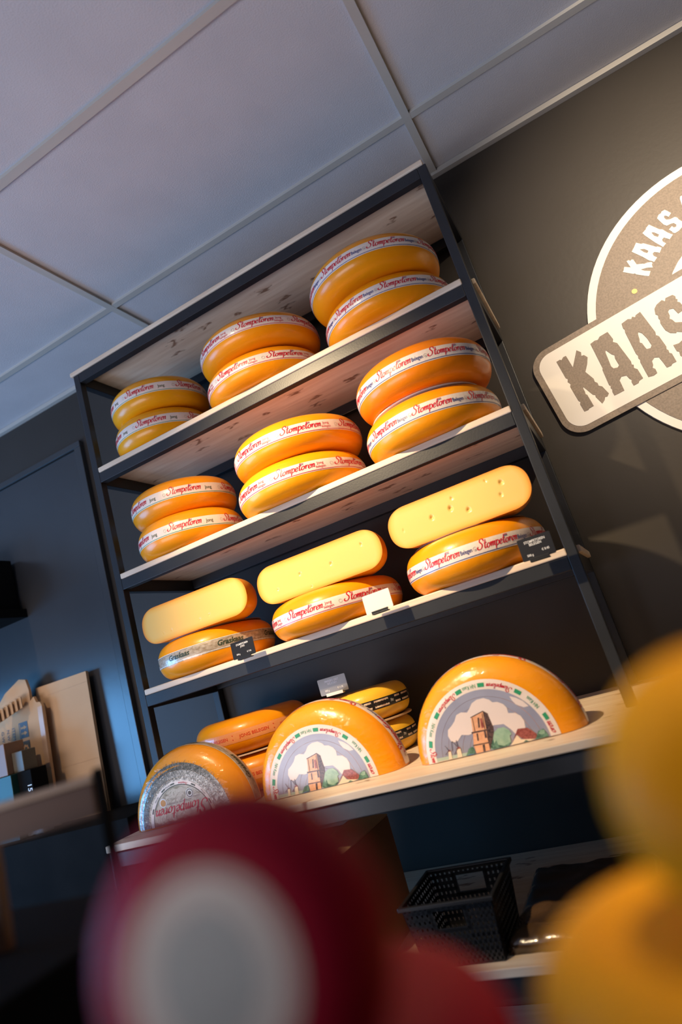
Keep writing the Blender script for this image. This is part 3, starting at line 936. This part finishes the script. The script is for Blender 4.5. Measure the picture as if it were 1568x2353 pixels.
# counter: three half wheels standing on their cut side
GS = 'half cheese wheels standing on the counter'
jh = half_wheel('standing_half_cheese', .204, -.084, .0003, .186, .115, .09, 'standing half wheel with grey grass patterned label at the left end of the counter',
                standing=True, band='grass', step=.006, group=GS)
kh = half_wheel('standing_half_cheese', .628, -.071, .0003, .200, .115, .025, 'standing half wheel with tower picture label in the middle of the counter',
                standing=True, band='belegen', step=.006, group=GS)
lh = half_wheel('standing_half_cheese', 1.067, -.083, .0008, .193, .115, .028, 'standing half wheel with tower picture label nearest the right rack post',
                standing=True, band='belegen', step=.006, group=GS)


def disc_map(R, h):
    a = .55 * h

    def f(u, v, off):
        return Vector((u, v, face_z(math.hypot(u, v), R, h, a) + off))
    return f


def arc_strip(sh, cx, cy, r0, r1, a0, a1, mat, n, off):
    vs, fs = [], []
    for i in range(n + 1):
        t = a0 + (a1 - a0) * i / n
        vs += [(cx + r0 * math.cos(t), cy + r0 * math.sin(t)), (cx + r1 * math.cos(t), cy + r1 * math.sin(t))]
    for i in range(n):
        fs.append((2 * i, 2 * i + 1, 2 * i + 3, 2 * i + 2))
    sh.add(vs, fs, mat, off=off)


def arc_map(base, cx, cy, r):
    """text with its feet outward: u runs anticlockwise, v runs towards the centre"""
    def f(u, v, off):
        t = u / r
        return base(cx + (r - v) * math.cos(t), cy + (r - v) * math.sin(t), off)
    return f


AMAT = dict(cloud='cloud', field='field', cream='lcream', brick='brick', brick2='roof', ink='ink', leaf='leaf', dleaf='dleaf', roof='roof', yellow='lcream', blue='lblue')


def tower_label(root, R, h, dx):
    base = disc_map(R, h)
    sh = Sheet(base)
    cx, cy = dx, .0
    ro, ri = .1495, .128
    e = .004
    for k in range(3):
        arc_strip(sh, cx, cy, ri + (ro - ri) * k / 3, ri + (ro - ri) * (k + 1) / 3, e, PI - e, 'band', 60, .0006)
    for k in range(8):
        arc_strip(sh, cx, cy, ri * k / 8 + .0005, ri * (k + 1) / 8, e, PI - e, 'sky', 60, .0006)
    bmesh.ops.remove_doubles(sh.bm, verts=sh.bm.verts[:], dist=1e-5)
    lab = sh.build('face_label', root)
    ar = Sheet(base)
    off = .0010
    for n, pts in ART:
        P = []
        for x, z in pts:
            x2, z2 = x + dx + .009, max(z, .0012)
            d = math.hypot(x2 - cx, z2 - cy)
            if d > ri: x2, z2 = cx + (x2 - cx) * ri / d, cy + (z2 - cy) * ri / d
            P.append((x2, z2))
        vs, fs = poly2d([P])
        off += .00004
        ar.add(vs, fs, AMAT[n], off=off)
    ar.build('label_picture', lab)
    rg = Sheet(arc_map(base, cx, cy, .146))
    rad = math.radians
    O = .0012
    for t in (162.7, 135.2, 103.8, 81.6, 48, 17.4):
        rg.rect(.146 * rad(t - 3), .146 * rad(t + 3), .004, .0125, 'ink_green', 4, O)
    for t in (149.5, 93, 33):
        rg.text('NH Kaas', 'ink_green', .146 * rad(t), .0045, .0085, .032, off=O)
    for t, wd in ((119.5, .058), (65, .058)):
        rg.script('Stompetoren', 'ink_red', .146 * rad(t), .0055, wd, off=O, weight=.27)
        rg.rect(.146 * rad(t) + .008, .146 * rad(t) + .013, .0150, .0158, 'ink_navy', 1, O)
    rg.script('oren', 'ink_red', .146 * rad(7.5), .0055, .026, off=O, weight=.27)
    rg.script('Stom', 'ink_red', .146 * rad(173), .0055, .030, off=O, weight=.27)
    rg.build('ring_lettering', lab)


tower_label(kh, .200, .115, -.007)
tower_label(lh, .193, .115, -.012)


def grass_label(root, R, h):
    base = disc_map(R, h)
    cx, cy = -.012, .002
    e = .01
    rnd = random.Random(3)
    sh = Sheet(base)
    for k in range(8):
        arc_strip(sh, cx, cy, .147 * k / 8 + .0005, .147 * (k + 1) / 8, e, PI - e, 'label_grass_field', 80, .0005)
    bmesh.ops.remove_doubles(sh.bm, verts=sh.bm.verts[:], dist=1e-5)
    lab = sh.build('face_label', root)
    # blades of grass printed in a ring that frays outwards
    g = Sheet(base)
    for i in range(2600):
        t = rnd.uniform(e + .02, PI - e - .02)
        r = rnd.uniform(.104, .150)
        if r > .138 and rnd.random() < .35: continue
        l = rnd.uniform(.003, .008)
        ang = rnd.uniform(-.9, .9) + t
        x, y = cx + r * math.cos(t), cy + r * math.sin(t)
        dx, dy = math.cos(ang) * l, math.sin(ang) * l
        nx, ny = -math.sin(ang) * .00035, math.cos(ang) * .00035
        if y + dy < .001 or math.hypot(x + dx, y + dy) > R - .018: continue
        g.add([(x - nx, y - ny), (x + nx, y + ny), (x + dx, y + dy)], [(0, 1, 2)], 'ink_moss' if rnd.random() < .5 else 'ink_grey', off=.0009 + rnd.random() * .0002)
    g.build('printed_grass', lab)
    c = Sheet(base)
    for k in range(3):
        arc_strip(c, cx, cy, .0935 + .009 * k / 3, .0935 + .009 * (k + 1) / 3, e, PI - e, 'band', 60, .0012)
    for k in range(5):
        arc_strip(c, cx, cy, .091 * k / 5 + .0005, .091 * (k + 1) / 5, e, PI - e, 'label_olive', 60, .0012)
    arc_strip(c, cx, cy, .091, .0935, e, PI - e, 'ink_moss', 60, .0012)
    c.script('Stompetoren', 'ink_red', cx + .002, .045, .165, rot=PI, off=.0016, weight=.25, ysc=.95)
    c.text('HOLLANDSE BOERENKAAS', 'ink_grey', cx - .006, .054, .0045, .085, rot=PI, off=.0016)
    c.text('GRASKAAS', 'ink_grey', cx + .05, .058, .004, .03, rot=PI, off=.0016)
    c.ring(cx + .036, .067, 0, .0125, 'ink_white', 24, .0016)
    c.ring(cx + .036, .067, .0085, .0105, 'ink_moss', 24, .0019)
    c.ring(cx + .036, .067, 0, .005, 'ink_moss', 12, .0019)
    c.ring(cx - .052, .058, 0, .0115, 'ink_white', 24, .0016)
    c.ring(cx - .052, .058, 0, .0085, 'ink_sun', 24, .0019)
    c.build('centre_label', lab)
    rg = Sheet(arc_map(base, cx, cy, .1015))
    rad = math.radians
    for t in (155, 117, 97, 58, 20):
        rg.rect(.1015 * rad(t - 4), .1015 * rad(t + 4), .002, .006, 'ink_moss', 4, .0016)
    for t in (136, 107, 38):
        rg.text('NH Kaas', 'ink_moss', .1015 * rad(t), .002, .005, .018, off=.0016)
    rg.script('Stompetoren', 'ink_red', .1015 * rad(77), .0028, .030, off=.0016, weight=.28)
    rg.build('ring_lettering', lab)


M['label_grass_field'] = add_noise(new_mat('label_grass_field', rough=.25, metal=.35, coat=.9), (.10, .10, .085), (.34, .32, .27), 130, 5, bump=.8, bscale=60, coatbump=True)
M['label_olive'] = add_noise(new_mat('label_olive', rough=.3, coat=.8), (.17, .15, .08), (.21, .19, .11), 10, 3, bump=.3, bscale=40, coatbump=True)
M['ink_sun'] = new_mat('ink_sun', (.62, .28, .05), .4)
grass_label(jh, .186, .115)

# stacks behind the standing halves
GB = 'whole cheeses stacked at the back of the counter'
place_wheel('plain', 'orange', .250, .195, .0003, .178, .105, -60, 'lower orange wheel with red capitals band, behind the two left standing halves', GB)
place_wheel('plain', 'orange', .246, .195, .1103, .178, .105, -54, 'upper orange wheel with red JONG BELEGEN capitals band behind the standing halves', GB)
disc('cheese_board', .248, .195, .1057, .165, .0042, 'pine', 'thin pale board between the two orange wheels behind the standing halves')
place_wheel('goat', 'pale', .644, .203, .0003, .120, .090, -30, 'lower small yellow goat cheese with black picture band behind the middle half wheel', GB)
place_wheel('goat', 'pale', .650, .203, .0963, .120, .090, -38, 'upper small yellow goat cheese with black picture band under the grey price card', GB)
disc('cheese_board', .648, .203, .0908, .117, .0050, 'card', 'thin brown board between the two small goat cheeses')

# ------------------------------------------------------------ price cards
def price_card(x, y, z, w_, h_, tilt, roll, mat, lines, label, clip='plastic_black', tcol='ink_white', clip_w=.6, yaw=0):
    root = empty('price_card', (x, y, z), (tilt, roll, yaw))
    bm = bmesh.new()
    add_box(bm, -w_ / 2, w_ / 2, -.0008, .0008, 0, h_, 0)
    eds = [e for e in bm.edges if abs(e.verts[0].co.y - e.verts[1].co.y) > .001]
    bmesh.ops.bevel(bm, geom=eds, offset=.0028, segments=3, affect='EDGES', profile=.5)
    obj('card', bm, root, [mat])
    if lines:
        for s, u, v, cap, wd in lines:
            sh = Sheet(lambda u, v, off: Vector((u, -.0010 - off, v)))
            sh.text(s, tcol, u * w_, v * h_, cap, wd, bold=.008)
            sh.build('lettering', root)
    bm = bmesh.new()
    cw = w_ * clip_w / 2
    add_box(bm, -cw, cw, -.0040, -.0012, -.003, .0035, .0006)
    add_box(bm, -cw, cw, -.0040, .010, -.005, -.0025, .0006)
    obj('clip', bm, root, [clip])
    tag(root, label, 'price card', 'price cards')
    return root


price_card(.4445, -.052, .3660, .076, .047, -.05, -.01, 'sign_black',
           [('STOMPETOREN', 0, .74, .0050, .040), ('JONG', 0, .60, .0050, .015), ('500 g', -.24, .20, .0042, .012), ('\u20ac 7.95', .24, .20, .0042, .014)],
           'small black price card reading 7.95 leaning on the brown banded wheel')
price_card(.871, -.059, .3662, .076, .048, -.05, -.01, 'glare_and_board_white', [], 'price card painted cream white with glare, in a black clip on the third shelf edge')  # reflected glare on a glossy card, put into its whole colour
price_card(1.2835, -.068, .3640, .076, .052, -.05, .02, 'sign_black',
           [('STOMPETOREN', 0, .74, .0058, .048), ('BELEGEN', 0, .60, .0058, .028), ('500 g', -.24, .16, .0052, .014), ('\u20ac 8.45', .24, .26, .0052, .017)],
           'dark price card reading 8.45 at the right end of the third shelf')
price_card(.606, .100, .2015, .090, .046, .05, .01, 'sign_grey',
           [('MARIJKE GEIT', 0, .74, .0056, .046), ('BELEGEN', 0, .58, .0056, .030), ('500 g', -.24, .20, .0048, .014), ('\u20ac 11.95', .24, .22, .0048, .018)],
           'grey price card reading 11.95 standing on the small yellow goat cheese', clip='ink_white')

# ------------------------------------------------------------ left of the rack: cabinet, cartons, wall ledge
cab = box('low_cabinet', -1.9, -.20, .06, WALL - .002, FLOOR, .016, ['black'], None, .003)
tag(cab, 'black low cabinet against the wall left of the rack carrying the flattened cartons', 'cabinet')
led = box('wall_ledge', -1.9, -.860, .0, WALL - .001, .857, .894, ['black'], None, .0015)
tag(led, 'black wall mounted ledge at the far left above the cardboard', 'shelf')
bx = box('dark_box', -1.5, -.885, .20, WALL - .03, .8945, 1.12, ['black'], None, .002)
tag(bx, 'dark box standing on the black wall ledge at the left edge', 'box')


def carton_sheet(name, outline, th, loc, rot, label, extra=None):
    root = empty(name, loc, rot)
    vs, fs = poly2d([outline], th / 2)
    me = bpy.data.meshes.new('sheet')
    me.from_pydata([(v[0], v[2], v[1]) for v in vs], [], fs)
    link('sheet', me, root, ['card'])
    if extra: extra(root)
    tag(root, label, 'cardboard', 'flattened cartons leaning on the wall')
    return root


def big_creases(root):
    for z in (.128, .1965, .4885):
        box('crease', -.236, -.003, -.0068, -.0062, z, z + .001, ['card_edge'], root, 0)


# right, plain panel (its right edge is the lit corner in the photo)
carton_sheet('flat_carton', [(-.30, 0), (0, 0), (.0, .528), (-.30, .534)], .012, (-.556, .332, .0165), (-.03, 0, -.035),
             'plain flattened cardboard carton leaning rightmost against the wall', big_creases)


def printed(root):
    y = -.0072
    sh = Sheet(lambda u, v, off: Vector((u, y - off, v)))
    R90 = -PI / 2
    # two handling symbols
    for v0 in (.352, .277):
        sh.rect(-.143, -.093, v0, v0 + .062, 'ink_slate', 1)
    for k in (0, 1):
        z = .366 + k * .022
        sh.rect(-.133, -.115, z, z + .008, 'card', 1, .0003)
        sh.add([(-.115, z - .005), (-.100, z + .004), (-.115, z + .013)], [(0, 1, 2)], 'card', off=.0003)
    sh.rect(-.1385, -.136, .356, .410, 'card', 1, .0003)
    for t in range(7):
        a = t * PI / 3.5
        sh.ring(-.118 + .012 * math.cos(a), .309 + .012 * math.sin(a), 0, .0055, 'card', 8, .0003)
    sh.rect(-.139, -.135, .288, .332, 'card', 1, .0003)
    for s, u, wd in (('ITEM. NO', -.182, .098), ('N.W.:', -.214, .052), ('G.W.:', -.246, .052)):
        vs, fs, w0 = text2d(s)
        sh.add(vs, fs, 'ink_slate', u, .402, .0150, R90, .0002, wd / w0)
    sh.build('printing', root)
    bm = bmesh.new()
    add_box(bm, -.026, -.001, -.0085, -.0064, .215, .452)
    obj('tape', bm, root, ['tape'])


carton_sheet('flat_carton', [(-.42, 0), (0, 0), (0, .45), (-.012, .47), (-.03, .472), (-.042, .498), (-.062, .485), (-.062, .53), (-.075, .575), (-.11, .585), (-.20, .548), (-.26, .50), (-.30, .47), (-.42, .45)],
             .012, (-.775, .296, .0165), (-.03, 0, .02), 'flattened printed carton with ITEM. NO and handling symbols, left of the plain one', printed)
# a stack of torn flaps at its top
for k in range(6):
    o = carton_sheet('flat_carton', [(0, 0), (.10 - .008 * k, .004), (.10 - .008 * k, .048), (.085 - .008 * k, .055), (.07 - .007 * k, .045), (.03, .050), (0, .030)], .0035,
                     (-.945 - .004 * k, .270 - .012 * k, .4685 - .006 * k), (-.05, -.10, .02), 'torn corrugated carton end in the comb of flaps above the printed carton')
    o.scale = (1, 1, 1)
    # they are tucked between the leaning cartons
bw = bmesh.new()
rnd = random.Random(5)
for k in range(260):
    c = Vector((rnd.gauss(0, .016), rnd.gauss(0, .010), rnd.gauss(0, .016)))
    d = Vector((rnd.gauss(0, 1), rnd.gauss(0, 1), rnd.gauss(0, 1))).normalized() * .014
    p = d.orthogonal().normalized() * .0009
    vv = [bw.verts.new(c + q) for q in (-d - p, -d + p, d + p, d - p)]
    bw.faces.new(vv)
wv = obj('tinsel_bundle', bw, None, ['wire'], loc=(-1.01, .225, .545))
tag(wv, 'small glittering grey tinsel bundle sticking up at the left edge behind the carton', 'tinsel')
for nm, x0, x1, y0, y1, z0, z1, mat, lab in (
        ('gift_box', -1.20, -.826, .150, .235, .2455, .3620, 'box_brown', 'glossy brown box at the left edge in front of the printed carton'),
        ('flat_case', -.8245, -.768, .175, .235, .2452, .3200, 'box_olive', 'small olive grey case right beside the glossy brown box'),
        ('storage_box', -1.20, -.800, .140, .240, .0165, .2450, 'box_green', 'dark green box under the glossy brown box'),
        ('small_black_box', -.7985, -.725, .165, .235, .1300, .2448, 'black', 'small black box with a number 15 beside the dark green box')):
    o = box(nm, x0, x1, y0, y1, z0, z1, [mat], None, .002)
    tag(o, lab, 'box')
    if nm == 'small_black_box':
        vs, fs, w0 = text2d('15')
        me = bpy.data.meshes.new('lettering')
        me.from_pydata([(.048 + v[1] * .022, -.0006, .062 - v[0] * .022) for v in vs], [], fs)
        link('lettering', me, o, ['lcream'])
fm = bmesh.new()
add_box(fm, 0, .085, 0, .05, 0, .112, .006, seg=3)
bmesh.ops.subdivide_edges(fm, edges=fm.edges[:], cuts=5, use_grid_fill=True)
for v in fm.verts:
    v.co += noise.noise_vector(v.co * 60) * .004
fo = obj('film_roll', fm, None, ['film'], True, loc=(-.798, .170, .0172))
tag(fo, 'crumpled clear film bundle beneath the small black box', 'plastic film')

# ------------------------------------------------------------ shelf below the counter
cb = empty('cardboard_box', (.30, -.232, LOW))
box('carton', 0, .39, 0, .265, 0, .248, ['card_red'], cb, .002)
bm = bmesh.new()
f1 = [bm.verts.new(p) for p in ((.39, .0, .249), (.39, .265, .249), (.30, .265, .262), (.30, .0, .262))]
bm.faces.new(f1)
r = bmesh.ops.extrude_face_region(bm, geom=bm.faces[:])
for v in r['geom']:
    if isinstance(v, bmesh.types.BMVert): v.co.z += .003
obj('flap', bm, cb, ['card'])
tag(cb, 'brown cardboard box under the counter at the left of the black basket', 'box')


def basket(x0, x1, y0, y1, z0, z1, label):
    """tapered rectangular basket with square holes and two grip openings"""
    root = empty('plastic_basket', ((x0 + x1) / 2, (y0 + y1) / 2, z0))
    hw1, hd1, hh = (x1 - x0) / 2, (y1 - y0) / 2, z1 - z0
    k = .86
    bm = bmesh.new()

    def P(side, u, v, off):
        s = k + (1 - k) * v
        hw, hd = hw1 * s, hd1 * s
        if side == 0: return Vector((u * hw, -hd + off, v * hh))
        if side == 1: return Vector((u * hw, hd - off, v * hh))
        if side == 2: return Vector((-hw + off, u * hd, v * hh))
        return Vector((hw - off, u * hd, v * hh))

    def slab(side, u0, u1, v0, v1, t=.0024):
        vs = [bm.verts.new(P(side, u, v, o)) for o in (0, t) for (u, v) in ((u0, v0), (u1, v0), (u1, v1), (u0, v1))]
        for f in ((0, 1, 2, 3), (7, 6, 5, 4), (0, 4, 5, 1), (1, 5, 6, 2), (2, 6, 7, 3), (3, 7, 4, 0)):
            bm.faces.new([vs[i] for i in f])
    for side in range(4):
        n = 17 if side < 2 else 15
        m = 9
        grip = side < 2
        for i in range(n + 1):
            c = -1 + 2 * i / n
            wv_ = .036
            if grip and abs(c) < .40:
                slab(side, c - wv_, c + wv_, 0, .58)
                slab(side, c - wv_, c + wv_, .88, 1)
            else:
                slab(side, max(-1, c - wv_), min(1, c + wv_), 0, 1)
        for j in range(m + 1):
            v = j / m
            wv_ = .030
            a, b = max(0, v - wv_), min(1, v + wv_)
            if grip and .58 < v < .90:
                slab(side, -1, -.36, a, b)
                slab(side, .36, 1, a, b)
            else:
                slab(side, -1, 1, a, b)
        if grip:
            slab(side, -.42, .42, .88, .93)
            slab(side, -.42, .42, .54, .60)
            slab(side, -.44, -.34, .56, .92)
            slab(side, .34, .44, .56, .92)
    add_box(bm, -hw1 * k, hw1 * k, -hd1 * k, hd1 * k, 0, .003)
    obj('basket_body', bm, root, ['plastic_black'])
    bm = bmesh.new()
    for side in range(4):
        pass
    e = .006
    add_box(bm, -hw1 - e, hw1 + e, -hd1 - e, -hd1 + .003, hh - .006, hh + .003, .002)
    add_box(bm, -hw1 - e, hw1 + e, hd1 - .003, hd1 + e, hh - .006, hh + .003, .002)
    add_box(bm, -hw1 - e, -hw1 + .003, -hd1 + .003, hd1 - .003, hh - .006, hh + .003, .002)
    add_box(bm, hw1 - .003, hw1 + e, -hd1 + .003, hd1 - .003, hh - .006, hh + .003, .002)
    obj('rim', bm, root, ['plastic_black'])
    tag(root, label, 'basket')


basket(.780, .980, -.222, -.030, LOW + .0003, -.250, 'black plastic basket with square holes on the shelf below the counter')
bm = bmesh.new()
nx, ny = 36, 40
rows = []
for j in range(ny + 1):
    row = []
    for i in range(nx + 1):
        u, v = i / nx, j / ny
        e = min(u, 1 - u, v, 1 - v)
        x = 0 + .30 * u
        y = .37 * v
        z = .034 * min(1, (e / .10)) ** .5 if e > 0 else 0
        z = max(.0, z + (noise.noise(Vector((x * 22, y * 22, 3))) * .006 if e > .02 else 0))
        row.append(bm.verts.new((x + noise.noise(Vector((y * 40, 0, 1))) * .003, y + noise.noise(Vector((x * 40, 0, 7))) * .003, z)))
    rows.append(row)
for j in range(ny):
    for i in range(nx):
        bm.faces.new((rows[j][i], rows[j][i + 1], rows[j + 1][i + 1], rows[j + 1][i]))
edge = [e for e in bm.edges if e.is_boundary]
bmesh.ops.holes_fill(bm, edges=edge, sides=0)
pk = obj('wrapped_package', bm, None, ['bag'], True, loc=(.968, -.190, LOW + .0004))
tag(pk, 'flat brown package in clear crinkled plastic lying right of the black basket', 'package')

# ------------------------------------------------------------ blurred foreground
fc = box('display_counter', 1.12, 2.6, -2.6, -1.315, FLOOR, .10, ['black'], None, .003)
tag(fc, 'black display counter at the bottom front carrying small waxed cheeses', 'counter')
pl = box('display_plinth', .35, .975, -1.36, -1.02, FLOOR, .10, ['black'], None, .003)
tag(pl, 'black plinth at the lower left edge carrying the brown wooden stand', 'plinth')


def baby(name, mat, cx, cy, cz, r, h, axis, label, lab=False, n=2.3):
    root = empty(name, (cx, cy, cz))
    q = Vector(axis).to_track_quat('Z', 'Y')
    root.rotation_euler = q.to_euler()
    a = .45 * h
    a = min(a, r * .98)
    obj('wax_rind', lathe(r, h, a, seg=64), root, [mat], True)
    if lab:
        sh = Sheet(lambda u, v, off: Vector((u, v, face_z(math.hypot(u, v), r, h, a) + off)))
        for k in range(6):
            arc_strip(sh, 0, 0, .0003 + .56 * r * k / 6, .56 * r * (k + 1) / 6, 0, 2 * PI, 'baby_label' if k > 3 else 'baby_label_inner', 48, .0004)
        sh.build('paper_label', root)
    tag(root, label, 'cheese', 'small waxed cheeses in the foreground')
    return root


M['baby_label'] = add_noise(new_mat('baby_label', rough=.5), (.80, .67, .54), (.86, .73, .60), 30, 3)
M['baby_label_inner'] = add_noise(new_mat('baby_label_inner', rough=.5), (.44, .45, .39), (.52, .52, .46), 40, 3)
baby('small_red_cheese', 'wax_red', 1.333, -1.420, .1848, .0388, .034, (.12, -.95, .12), 'small red waxed cheese standing with a pale round label facing the camera', True)
baby('small_red_cheese', 'wax_red', 1.313, -1.376, .1229, .0650, .0450, (0, 0, 1), 'small red waxed cheese lying flat beneath the labelled one')
baby('small_yellow_cheese', 'wax_yellow', 1.458, -1.374, .190, .0335, .046, (0, -1, .15), 'small yellow waxed cheese standing at the right edge of the photo')
baby('small_yellow_cheese', 'wax_yellow', 1.437, -1.358, .1285, .054, .0560, (0, 0, 1), 'small yellow waxed cheese lying beneath the upright yellow one')

# brown wooden stand, lower left
st = empty('wooden_stand', (.947, -1.106, .1005), (0, 0, .42))
box('top_board', -.42, .008, -.012, .012, .1155, .1215, ['wood_edge'], st, .002)
box('apron', -.42, .006, -.010, .0, .086, .115, ['wood_brown'], st, .001)
box('leg', -.42, -.39, -.010, .01, 0, .0855, ['wood_brown'], st, .001)
box('leg', .0085, .0155, -.012, .000, .0, .1260, ['black'], st, .001)  # wooden leg in black, the shade around it put into its colour
box('leg', -.110, -.092, -.008, .006, 0, .0855, ['wood_brown'], st, .001)
tag(st, 'blurred brown wooden stand with a pale top edge at the lower left', 'stand')
